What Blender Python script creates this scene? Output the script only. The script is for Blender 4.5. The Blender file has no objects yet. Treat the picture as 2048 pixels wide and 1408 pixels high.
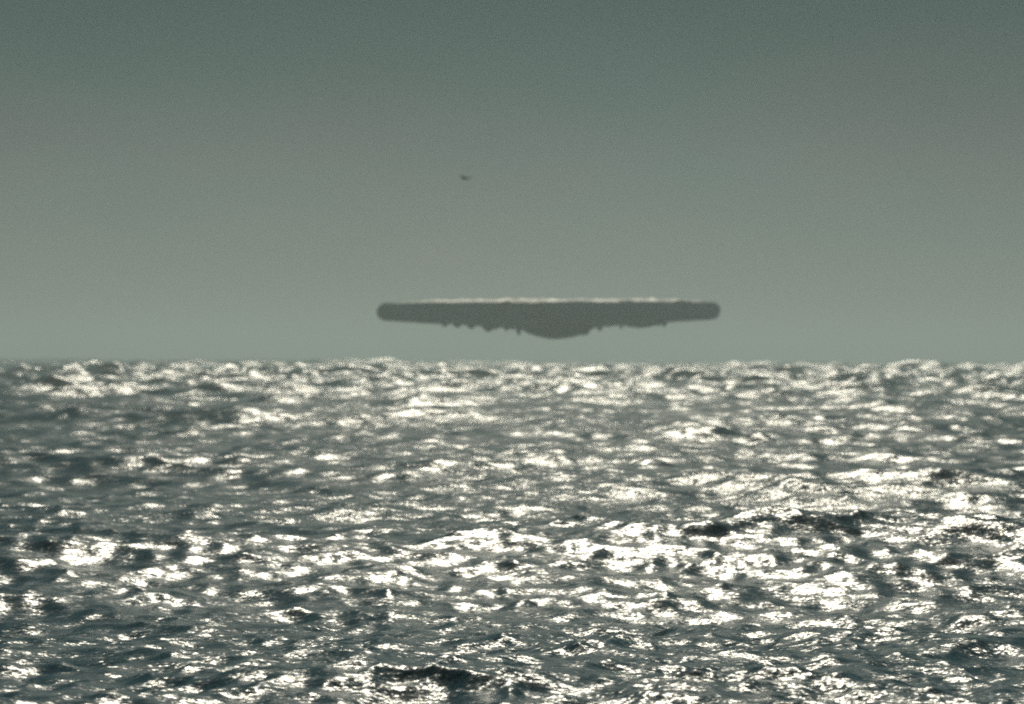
import bpy, bmesh, math, random
import numpy as np
from mathutils import Vector, Matrix, noise

R = math.radians
scene = bpy.context.scene
COL = scene.collection

# ------------------------------------------------------------------ camera
CAM_H = 4.0
HFOV = 20.0
cam_data = bpy.data.cameras.new('camera')
cam_data.sensor_width = 36.0
cam_data.angle = R(HFOV)
cam_data.clip_start = 0.5
cam_data.clip_end = 60000.0
cam_data.dof.use_dof = True
cam_data.dof.focus_distance = 42.0
cam_data.dof.aperture_fstop = 1.4
cam = bpy.data.objects.new('camera', cam_data)
COL.objects.link(cam)
ROLL = 0.26
cam.matrix_world = (Matrix.Translation((0, 0, CAM_H)) @ Matrix.Rotation(R(90.13), 4, 'X')
                    @ Matrix.Rotation(R(ROLL), 4, 'Z'))
scene.camera = cam

# ------------------------------------------------------------------ sky, sun, exposure
SUN_EL = 42.0
SUN_AZ = 1.0            # clockwise from +Y, the way the camera looks
world = bpy.data.worlds.new('World')
scene.world = world
world.use_nodes = True
wn, wl = world.node_tree.nodes, world.node_tree.links
wn.clear()
out = wn.new('ShaderNodeOutputWorld')
bg = wn.new('ShaderNodeBackground')
sky = wn.new('ShaderNodeTexSky')
sky.sky_type = 'NISHITA'
sky.sun_disc = False
sky.sun_elevation = R(SUN_EL)
sky.sun_rotation = R(SUN_AZ)
sky.air_density = 1.0
sky.dust_density = 1.5
sky.ozone_density = 1.0
# a thin even veil of high cloud greys the blue and dims the glow, a little thicker towards the zenith
hsv = wn.new('ShaderNodeHueSaturation')
hsv.inputs['Saturation'].default_value = 0.35
wtc = wn.new('ShaderNodeTexCoord'); sep = wn.new('ShaderNodeSeparateXYZ')
ramp = wn.new('ShaderNodeValToRGB')
ramp.color_ramp.interpolation = 'EASE'
e = ramp.color_ramp.elements
e[0].position = 0.0; e[0].color = (0.66, 0.80, 0.79, 1)
e[1].position = 0.15; e[1].color = (0.130, 0.290, 0.295, 1)
wnz = wn.new('ShaderNodeTexNoise'); wmp = wn.new('ShaderNodeMapping')
wmp.inputs['Scale'].default_value = (1, 1, 2.6)
wnz.inputs['Scale'].default_value = 9.0; wnz.inputs['Detail'].default_value = 5.0; wnz.inputs['Roughness'].default_value = 0.55
wmr = wn.new('ShaderNodeMapRange'); wmr.inputs['To Min'].default_value = 0.88; wmr.inputs['To Max'].default_value = 1.12
wl.new(wtc.outputs['Generated'], sep.inputs[0]); wl.new(sep.outputs['Z'], ramp.inputs['Fac'])
wl.new(wtc.outputs['Generated'], wmp.inputs['Vector']); wl.new(wmp.outputs[0], wnz.inputs['Vector'])
wl.new(wnz.outputs['Fac'], wmr.inputs['Value'])
tint = wn.new('ShaderNodeMix'); tint.data_type = 'RGBA'; tint.blend_type = 'MULTIPLY'; tint.inputs['Factor'].default_value = 1.0
cld = wn.new('ShaderNodeVectorMath'); cld.operation = 'SCALE'
wl.new(sky.outputs[0], hsv.inputs['Color'])
wl.new(hsv.outputs[0], tint.inputs[6])
wl.new(ramp.outputs[0], tint.inputs[7])
wl.new(tint.outputs[2], cld.inputs[0]); wl.new(wmr.outputs[0], cld.inputs['Scale'])
pk = wn.new('ShaderNodeTexNoise'); pk.inputs['Scale'].default_value = 6.0; pk.inputs['Detail'].default_value = 2.0
wl.new(wmp.outputs[0], pk.inputs['Vector'])
pkr = wn.new('ShaderNodeValToRGB')
pkr.color_ramp.elements[0].position = 0.35; pkr.color_ramp.elements[0].color = (0.90, 1.0, 0.98, 1)
pkr.color_ramp.elements[1].position = 0.62; pkr.color_ramp.elements[1].color = (1.14, 1.0, 1.0, 1)
wl.new(pk.outputs['Fac'], pkr.inputs['Fac'])
pm = wn.new('ShaderNodeMix'); pm.data_type = 'RGBA'; pm.blend_type = 'MULTIPLY'; pm.inputs['Factor'].default_value = 1.0
wl.new(cld.outputs[0], pm.inputs[6]); wl.new(pkr.outputs[0], pm.inputs[7])
wl.new(pm.outputs[2], bg.inputs['Color'])
bg.inputs['Strength'].default_value = 0.05
wl.new(bg.outputs[0], out.inputs['Surface'])

sun_data = bpy.data.lights.new('sun', 'SUN')
sun_data.energy = 4.2
sun_data.angle = R(0.5)
sun_data.color = (1.0, 0.93, 0.76)
sun = bpy.data.objects.new('sun', sun_data)
COL.objects.link(sun)
d = Vector((math.sin(R(SUN_AZ)) * math.cos(R(SUN_EL)), math.cos(R(SUN_AZ)) * math.cos(R(SUN_EL)), math.sin(R(SUN_EL))))
sun.rotation_euler = d.to_track_quat('Z', 'Y').to_euler()
sun.location = (0, 0, 200)

vs = scene.view_settings
vs.view_transform = 'Standard'
vs.look = 'None'
vs.exposure = -1.34
vs.gamma = 1.0
vs.use_curve_mapping = False
cy = scene.cycles
cy.use_denoising = False
cy.filter_width = 1.8
cy.max_bounces = 6
cy.volume_bounces = 1
cy.sample_clamp_indirect = 3.0
cy.sample_clamp_direct = 12.0

# ------------------------------------------------------------------ helpers
def tag(o, label=None, cat=None, group=None, kind=None):
    if label: o['label'] = label
    if cat: o['category'] = cat
    if group: o['group'] = group
    if kind: o['kind'] = kind
    return o

def link(name, mesh, mats=(), parent=None, smooth=True):
    o = bpy.data.objects.new(name, mesh)
    COL.objects.link(o)
    for m in mats: mesh.materials.append(m)
    if parent: o.parent = parent
    if smooth:
        mesh.polygons.foreach_set('use_smooth', np.ones(len(mesh.polygons), dtype=bool))
    return o

def material(name):
    m = bpy.data.materials.new(name)
    m.use_nodes = True
    n, l = m.node_tree.nodes, m.node_tree.links
    return m, n, l, n['Principled BSDF']

# ------------------------------------------------------------------ materials
# sea water: dark body, glossy skin, fine ripples as relief
water, n, l, b = material('sea_water')
b.inputs['IOR'].default_value = 1.333
b.inputs['Roughness'].default_value = 0.28
tc = n.new('ShaderNodeTexCoord')
def noise_tex(scale, detail, rough, stretch, seed, dist=0.0):
    mp = n.new('ShaderNodeMapping')
    mp.inputs['Scale'].default_value = (stretch[0], stretch[1], 1)
    mp.inputs['Rotation'].default_value = (0, 0, stretch[2])
    mp.inputs['Location'].default_value = (seed * 13.1, seed * 7.7, seed)
    t = n.new('ShaderNodeTexNoise')
    t.inputs['Scale'].default_value = scale
    t.inputs['Detail'].default_value = detail
    t.inputs['Roughness'].default_value = rough
    t.inputs['Distortion'].default_value = dist
    l.new(tc.outputs['Object'], mp.inputs['Vector'])
    l.new(mp.outputs['Vector'], t.inputs['Vector'])
    return t
t1 = noise_tex(2.8, 3.5, 0.6, (0.5, 1.0, 0.12), 1, 0.5)      # chop of about half a metre
t2 = noise_tex(17.0, 4.0, 0.68, (0.7, 1.0, -0.2), 2, 0.3)       # ripples of about a hand
geo = n.new('ShaderNodeNewGeometry')
def vec(op, a_, b_=None, sc=None):
    v = n.new('ShaderNodeVectorMath'); v.operation = op
    l.new(a_, v.inputs[0])
    if b_ is not None:
        if isinstance(b_, tuple): v.inputs[1].default_value = b_
        else: l.new(b_, v.inputs[1])
    if sc is not None: v.inputs['Scale'].default_value = sc
    return v.outputs[0]
r1 = vec('MULTIPLY', vec('SUBTRACT', t1.outputs['Color'], (0.5, 0.5, 0.5)), (1.0, 0.8, 0))
r2 = vec('MULTIPLY', vec('SUBTRACT', t2.outputs['Color'], (0.5, 0.5, 0.5)), (1.2, 0.95, 0))
gust = noise_tex(0.06, 3.0, 0.6, (0.6, 1.0, 0.2), 7, 0.6)     # gusts roughen some patches more than others
gm = n.new('ShaderNodeMapRange')
gm.inputs['From Min'].default_value = 0.38; gm.inputs['From Max'].default_value = 0.6
gm.inputs['To Min'].default_value = 0.65; gm.inputs['To Max'].default_value = 1.2
l.new(gust.outputs['Fac'], gm.inputs['Value'])
rs = n.new('ShaderNodeVectorMath'); rs.operation = 'SCALE'
l.new(vec('ADD', r1, r2), rs.inputs[0]); l.new(gm.outputs[0], rs.inputs['Scale'])
nn = vec('NORMALIZE', vec('ADD', geo.outputs['Normal'], rs.outputs[0]))
l.new(nn, b.inputs['Normal'])
fo = n.new('ShaderNodeAttribute'); fo.attribute_name = 'foam'
fn = noise_tex(3.0, 5.0, 0.7, (1, 1, 0), 5)
mul = n.new('ShaderNodeMath'); mul.operation = 'MULTIPLY'
rmp = n.new('ShaderNodeMapRange'); rmp.inputs['From Min'].default_value = 0.42; rmp.inputs['From Max'].default_value = 0.6
l.new(fn.outputs['Fac'], rmp.inputs['Value'])
l.new(fo.outputs['Fac'], mul.inputs[0]); l.new(rmp.outputs[0], mul.inputs[1])
mc = n.new('ShaderNodeMix'); mc.data_type = 'RGBA'
mc.inputs[6].default_value = (0.026, 0.100, 0.145, 1)
mc.inputs[7].default_value = (0.75, 0.76, 0.74, 1)
l.new(mul.outputs[0], mc.inputs['Factor'])
l.new(mc.outputs[2], b.inputs['Base Color'])

# hull of the craft: dull dark weathered skin
hullm, n, l, b = material('dark_hull_skin')
b.inputs['Roughness'].default_value = 0.6
tc = n.new('ShaderNodeTexCoord'); t = n.new('ShaderNodeTexNoise')
t.inputs['Scale'].default_value = 0.16; t.inputs['Detail'].default_value = 6
l.new(tc.outputs['Object'], t.inputs['Vector'])
cr = n.new('ShaderNodeValToRGB')
cr.color_ramp.elements[0].position = 0.42; cr.color_ramp.elements[0].color = (0.004, 0.020, 0.040, 1)
cr.color_ramp.elements[1].position = 0.60; cr.color_ramp.elements[1].color = (0.15, 0.23, 0.28, 1)
l.new(t.outputs['Fac'], cr.inputs['Fac']); l.new(cr.outputs[0], b.inputs['Base Color'])
bp = n.new('ShaderNodeBump'); bp.inputs['Distance'].default_value = 0.3
l.new(t.outputs['Fac'], bp.inputs['Height']); l.new(bp.outputs[0], b.inputs['Normal'])

# pale patches on the hull's top, the sun's rim light put into their colour
topm, n, l, b = material('pale_rim_light')
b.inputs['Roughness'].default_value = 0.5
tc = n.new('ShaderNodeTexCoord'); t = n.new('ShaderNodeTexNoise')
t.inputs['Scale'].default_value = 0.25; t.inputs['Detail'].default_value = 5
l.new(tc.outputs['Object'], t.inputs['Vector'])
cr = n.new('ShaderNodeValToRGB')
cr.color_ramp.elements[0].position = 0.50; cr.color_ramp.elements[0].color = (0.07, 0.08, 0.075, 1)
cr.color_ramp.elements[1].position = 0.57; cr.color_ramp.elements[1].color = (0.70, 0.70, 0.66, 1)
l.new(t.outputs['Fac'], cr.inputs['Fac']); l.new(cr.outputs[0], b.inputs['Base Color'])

birdm, n, l, b = material('bird_plumage')
b.inputs['Base Color'].default_value = (0.12, 0.14, 0.08, 1)
b.inputs['Roughness'].default_value = 0.8
birdp, n, l, b = material('bird_beak')
b.inputs['Base Color'].default_value = (0.25, 0.16, 0.04, 1)

# ------------------------------------------------------------------ the sea
def geom_sea():
    # angles round the camera's foot: dense over the part in view and a step beside, then wider apart right round
    inner = np.arange(-13.0, 13.0001, 0.05)
    st, outer, a = 0.05, [], 13.0
    while a < 180.0:
        st = min(st * 1.06, 3.0); a += st
        outer.append(min(a, 180.0))
    outer = np.array(outer[:-1] + [180.0])
    ang = np.radians(np.concatenate([-outer[::-1][1:], inner, outer]))      # last wraps to first
    na = len(ang)
    rad, r = [1.0], 1.0
    while r < 30.0: r += max(0.25, r * 0.01) if r > 20 else 0.8; rad.append(r)
    while r < 900.0: r *= 1.0028; rad.append(r)
    while r < 3200.0: r *= 1.004; rad.append(r)
    while r < 45000.0: r *= 1.08; rad.append(r)
    rad = np.array(rad); nr = len(rad)
    dr = np.gradient(rad)
    A, RR = np.meshgrid(ang, rad)
    X = (RR * np.sin(A)).ravel(); Y = (RR * np.cos(A)).ravel()
    da = np.gradient(ang)
    cell = (dr[:, None] * np.ones((1, na))).ravel()
    cell = np.maximum(cell * 0.9, (rad[:, None] * da[None, :]).ravel() * 0.6)
    rng = np.random.default_rng(11)
    Z = np.zeros_like(X); DX = np.zeros_like(X); DY = np.zeros_like(X)
    FOLD = np.zeros_like(X)
    bands = [(48, 22, 0.36, 18, 0.5), (16, 6, 0.13, 30, 0.8), (42, 20, 0.16, 6, 0.14), (26, 14, 0.060, 12, 0.30), (14, 6, 0.024, 20, 0.4), (6, 2.4, 0.0130, 28, 0.7),
             (2.4, 0.9, 0.0067, 34, 0.9), (0.9, 0.3, 0.0032, 44, 1.0)]     # longest, shortest, amplitude, count, spread
    # the swell stands much higher some way out, where the wind has had its reach
    reach = np.clip((RR.ravel() - 430.0) / 500.0, 0, 1) * np.clip((4500.0 - RR.ravel()) / 1500.0, 0, 1)
    reach_short = np.clip((RR.ravel() - 90.0) / 380.0, 0, 1) * np.clip((4500.0 - RR.ravel()) / 1500.0, 0, 1)
    for bi, (hi, lo, amp, cnt, spread) in enumerate(bands):
        for k in range(cnt):
            lam = lo * (hi / lo) ** rng.random()
            th = R(262) + rng.normal(0, spread)                # running towards the camera, a little from the right
            kk = 2 * math.pi / lam
            kx, ky = kk * math.cos(th), kk * math.sin(th)
            am = amp * (lam / math.sqrt(hi * lo)) * (0.6 + 0.8 * rng.random())
            ph = rng.random() * 2 * math.pi
            fade = np.clip((lam / cell - 2.2) / 2.0, 0, 1)
            if bi == 0: fade = fade * reach
            if bi == 1: fade = fade * reach_short
            idx = np.nonzero(fade > 0)[0]
            p = ((kx * X[idx] + ky * Y[idx] + ph) % (2 * math.pi)).astype(np.float32)
            c = np.cos(p) * fade[idx]; s = np.sin(p) * fade[idx]
            Z[idx] += am * c
            q = 0.85
            DX[idx] -= q * am * (kx / kk) * s
            DY[idx] -= q * am * (ky / kk) * s
            FOLD[idx] += q * am * kk * c
    print('sea sig height', 4 * Z.std(), 'fold', np.percentile(FOLD, [50, 95, 99, 99.9]))
    # the group of waves that breaks on the right, some 145 m out
    for (bx, by, hgt, wx, wy) in ((9.6, 141.0, 0.75, 2.6, 1.6), (12.1, 139.0, 0.55, 0.9, 1.0), (13.4, 136.0, 0.4, 1.6, 1.0), (5.2, 112.0, 0.55, 1.1, 0.8), (3.6, 128.0, 0.4, 3.5, 1.6), (-1.2, 96.0, 0.35, 3.0, 1.5)):
        g = np.exp(-((X - bx) / wx) ** 2 - ((Y - by) / wy) ** 2)
        Z += hgt * g
    FO = np.clip((FOLD - 0.80) / 0.35, 0, 1) * (RR.ravel() > 20)
    V = np.stack([X + DX, Y + DY, Z], 1)
    nv = len(V)
    i = np.arange(nr - 1)[:, None] * na; j = np.arange(na - 1)[None, :]
    a = (i + j).ravel()
    F = np.stack([a, a + na, a + na + 1, a + 1], 1)
    me = bpy.data.meshes.new('sea')
    me.vertices.add(nv); me.vertices.foreach_set('co', V.astype(np.float32).ravel())
    nf = len(F)
    me.loops.add(nf * 4); me.loops.foreach_set('vertex_index', F[:, ::-1].astype(np.int32).ravel())
    me.polygons.add(nf)
    me.polygons.foreach_set('loop_start', np.arange(0, nf * 4, 4, dtype=np.int32))
    at = me.attributes.new('foam', 'FLOAT', 'POINT')
    at.data.foreach_set('value', FO.astype(np.float32))
    me.update(calc_edges=True)
    me.validate()
    o = link('sea', me, [water])
    print('sea quads', nf, 'normal up', me.polygons[nf // 2].normal.z)
    tag(o, 'choppy dark blue-green open sea glittering with sunlight', kind='structure')
    return o
sea = geom_sea()

# ------------------------------------------------------------------ the hovering craft
D = 600.0
FPX = 1024 / math.tan(R(HFOV / 2))
MPP = D / FPX
def px(x): return (x - 1024) * MPP                       # metres to the right at the craft's distance
def pz(y, x=1096): return CAM_H + (717.5 + (x - 1024) * math.tan(R(ROLL)) - y) * MPP
cx, cz = px(1096), pz(623)
craft = bpy.data.objects.new('hovering_craft', None)
COL.objects.link(craft)
craft.location = (cx, D, cz)
tag(craft, 'long dark lens-shaped craft with ragged underside hovering low above the sea', 'flying craft')

def lens(a, bdepth, rim_r, top_h, bot_h, nt=220, rough=0.12, seed=0, upper=True, lower=True):
    """closed lens: elliptical plan, rounded rim, low cone above and deeper one below"""
    prof = []
    # (inward distance from rim tip in rim radii or fraction, height)
    m = 10
    if lower:
        for k in range(14):
            f = k / 14.0                                   # 0 centre .. 1 near the rim
            prof.append((f * (1 - rim_r / a), -(bot_h + (rim_r - bot_h) * f ** 1.25)))
    for k in range(m + 1):
        t = -math.pi / 2 + math.pi * k / m
        prof.append((1 - rim_r / a + rim_r / a * math.cos(t), rim_r * math.sin(t)))
    for k in range(1, 15):
        f = 1 - k / 14.0
        prof.append((f * (1 - rim_r / a), top_h + (rim_r - top_h) * f ** 1.6))
    return prof

def loft(prof, a, b, name, mats, parent, nt=240, amp=0.1, freq=0.25, seed=0.0, vamp=None):
    bm = bmesh.new()
    rings = []
    for (f, h) in prof:
        if f < 1e-6:
            p = Vector((0, 0, h)); rings.append([bm.verts.new(p)]); continue
        ring = []
        for k in range(nt):
            th = 2 * math.pi * k / nt
            p = Vector((a * f * math.cos(th), b * f * math.sin(th), h))
            nn = noise.noise_vector(p * freq + Vector((seed, 0, 0))) + 0.5 * noise.noise_vector(p * freq * 2.7 + Vector((0, seed, 0)))
            p += Vector((nn.x, nn.y, nn.z)) * amp
            ring.append(bm.verts.new(p))
        rings.append(ring)
    for r0, r1 in zip(rings, rings[1:]):
        if len(r0) == 1:
            for k in range(nt): bm.faces.new((r0[0], r1[(k + 1) % nt], r1[k]))
        elif len(r1) == 1:
            for k in range(nt): bm.faces.new((r0[k], r0[(k + 1) % nt], r1[0]))
        else:
            for k in range(nt): bm.faces.new((r0[k], r0[(k + 1) % nt], r1[(k + 1) % nt], r1[k]))
    bmesh.ops.recalc_face_normals(bm, faces=bm.faces)
    me = bpy.data.meshes.new(name); bm.to_mesh(me); bm.free()
    return link(name, me, mats, parent)

HA, HB = 344 * MPP, 15.0
tilt = -math.atan2(5, 640)
craft.rotation_euler = (0, tilt, 0)
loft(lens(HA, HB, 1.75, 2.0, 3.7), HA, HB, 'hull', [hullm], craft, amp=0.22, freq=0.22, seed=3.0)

# painted rim light: a low lumpy pale sheet lying on the hull's top, thin at its edge
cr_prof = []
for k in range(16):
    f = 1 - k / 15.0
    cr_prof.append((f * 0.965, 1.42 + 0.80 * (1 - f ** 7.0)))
loft([(0.0, 0.6), (0.5, 0.8), (0.93, 1.3)] + cr_prof, HA, HB, 'rim_light_sheet', [topm], craft, amp=0.55, freq=0.34, seed=9.0)

def lump(name, x0, x1, ytop, ybot, depth, yoff=0.0, amp=0.15, seed=1.0, power=2.4, mats=None):
    """a rounded mass hanging under the hull; given by its span in the hull's own x and z"""
    w = (px(x1) - px(x0)) / 2; c = (px(x0) + px(x1)) / 2 - cx
    zt = pz(ytop) - cz; zb = pz(ybot) - cz
    prof = [(0.0, zb)]
    for k in range(1, 11):
        f = k / 10.0
        prof.append((f, zb + (zt - zb) * f ** power))
    prof.append((0.6, zt + 0.5)); prof.append((0.0, zt + 0.6))
    o = loft(prof, w, depth, name, [hullm], craft, nt=48, amp=amp, freq=0.6, seed=seed)
    o.location = (c, yoff, 0)
    return o
lump('belly_dome', 1036, 1190, 655, 678, 7.5, 0, 0.18, 2.0, 2.2)
lump('underside_plate', 1232, 1326, 640, 656, 4.0, -1.0, 0.15, 4.0, 3.2)
lump('underside_pod', 962, 992, 650, 664, 1.2, -2.0, 0.12, 5.0, 2.0)
lump('underside_pod', 930, 954, 648, 658, 1.2, -1.0, 0.12, 6.0, 2.0)
lump('underside_pod', 1003, 1022, 650, 661, 1.0, 1.0, 0.12, 7.0, 2.0)
lump('underside_pod', 1030, 1044, 650, 671, 0.7, -3.0, 0.10, 8.0, 2.6)
lump('underside_pod', 1190, 1207, 645, 663, 0.9, -2.0, 0.12, 9.0, 2.0)

lump('underside_pod', 905, 925, 646, 656, 0.9, -2.5, 0.12, 10.0, 2.0)
lump('underside_pod', 1048, 1060, 650, 668, 0.6, -4.0, 0.10, 11.0, 2.4)
lump('underside_pod', 982, 1000, 650, 659, 0.9, -2.0, 0.12, 12.0, 2.0)
lump('underside_pod', 1150, 1184, 650, 672, 1.6, -3.0, 0.12, 13.0, 2.6)
lump('underside_pod', 1206, 1230, 645, 655, 1.2, -3.0, 0.12, 14.0, 2.0)

rr = random.Random(5)
for k in range(12):                                        # small ragged growths along the keel line
    x_ = rr.choice((rr.uniform(880, 1045), rr.uniform(1185, 1335)))
    w_ = rr.uniform(5, 10)
    yb = 648 + 10 * (1 - abs(x_ - 1096) / 260) + rr.uniform(1, 6)
    lump('underside_growth', x_ - w_, x_ + w_, 644, yb, rr.uniform(0.6, 1.4), rr.uniform(-6, 0), 0.2, 20.0 + k, rr.uniform(1.6, 2.6))

# ------------------------------------------------------------------ the gliding bird
BD = 300.0
bpp = BD / FPX
bird = bpy.data.objects.new('gliding_bird', None)
COL.objects.link(bird)
bird.location = ((929 - 1024) * bpp, BD, CAM_H + (717.1 - 357) * bpp)
bird.scale = (1.6, 1.6, 1.6)
bird.rotation_euler = (R(5), R(6), R(48))
tag(bird, 'small dark bird gliding alone in the grey sky, upper left of the craft', 'bird')
def revolve_y(name, pts, mat, parent, n=14, sx=1.0):
    bm = bmesh.new(); rings = []
    for (y, r, z) in pts:
        rings.append([bm.verts.new((r * sx * math.cos(2 * math.pi * k / n), y, z + r * math.sin(2 * math.pi * k / n))) for k in range(n)])
    for r0, r1 in zip(rings, rings[1:]):
        for k in range(n): bm.faces.new((r0[k], r0[(k + 1) % n], r1[(k + 1) % n], r1[k]))
    bm.faces.new(rings[0]); bm.faces.new(rings[-1])
    bmesh.ops.recalc_face_normals(bm, faces=bm.faces)
    me = bpy.data.meshes.new(name); bm.to_mesh(me); bm.free()
    return link(name, me, [mat], parent)
# body with wings and tail as one skin
bm = bmesh.new(); n_ = 12; rings = []
for (y, r, z) in [(0.34, 0.012, 0.0), (0.31, 0.045, 0.01), (0.25, 0.06, 0.02), (0.19, 0.058, 0.01), (0.12, 0.085, 0.0),
                  (0.0, 0.10, -0.01), (-0.12, 0.085, 0.0), (-0.22, 0.05, 0.01), (-0.30, 0.03, 0.015), (-0.42, 0.02, 0.015)]:
    sx = 1.0 if y > -0.25 else 1.0 + (-0.25 - y) * 18
    rings.append([bm.verts.new((r * sx * math.cos(2 * math.pi * k / n_), y, z + r * (0.4 if y < -0.25 else 1) * math.sin(2 * math.pi * k / n_))) for k in range(n_)])
for r0, r1 in zip(rings, rings[1:]):
    for k in range(n_): bm.faces.new((r0[k], r0[(k + 1) % n_], r1[(k + 1) % n_], r1[k]))
bm.faces.new(rings[0]); bm.faces.new(rings[-1])
bmesh.ops.recalc_face_normals(bm, faces=bm.faces)
me = bpy.data.meshes.new('body'); bm.to_mesh(me); bm.free()
link('body', me, [birdm], bird)
for s in (-1, 1):
    bm = bmesh.new(); rings = []
    for (x, y, c, z, th) in [(0.05, 0.02, 0.24, 0.03, 0.03), (0.2, 0.07, 0.22, 0.10, 0.028), (0.36, 0.11, 0.18, 0.14, 0.02),
                             (0.5, 0.06, 0.13, 0.12, 0.014), (0.62, -0.02, 0.07, 0.08, 0.01), (0.68, -0.07, 0.02, 0.06, 0.005)]:
        ring = []
        for k in range(8):
            a_ = 2 * math.pi * k / 8
            ring.append(bm.verts.new((s * x, y + c / 2 * math.cos(a_), z + th * math.sin(a_))))
        rings.append(ring)
    for r0, r1 in zip(rings, rings[1:]):
        for k in range(8): bm.faces.new((r0[k], r0[(k + 1) % 8], r1[(k + 1) % 8], r1[k]))
    bm.faces.new(rings[0]); bm.faces.new(rings[-1])
    bmesh.ops.recalc_face_normals(bm, faces=bm.faces)
    me = bpy.data.meshes.new('wing'); bm.to_mesh(me); bm.free()
    link('wing', me, [birdm], bird)
revolve_y('beak', [(0.33, 0.02, 0.0), (0.37, 0.013, -0.003), (0.42, 0.003, -0.012)], birdp, bird, 8)

# ------------------------------------------------------------------ sea haze
bm = bmesh.new()
bmesh.ops.create_cube(bm, size=1.0)
me = bpy.data.meshes.new('haze'); bm.to_mesh(me); bm.free()
haze = link('haze', me, (), smooth=False)
haze.scale = (96000, 96000, 50.0)
haze.location = (0, 0, 20.0)
tag(haze, 'thin pale sea haze lying over the water', kind='stuff')
hm = bpy.data.materials.new('haze_air'); hm.use_nodes = True
hn, hl = hm.node_tree.nodes, hm.node_tree.links
hn.clear()
ho = hn.new('ShaderNodeOutputMaterial'); hv = hn.new('ShaderNodeVolumePrincipled')
hv.inputs['Color'].default_value = (0.84, 0.99, 1.0, 1)
hv.inputs['Density'].default_value = 0.0008
hv.inputs['Anisotropy'].default_value = 0.5
hl.new(hv.outputs[0], ho.inputs['Volume'])
me.materials.append(hm)
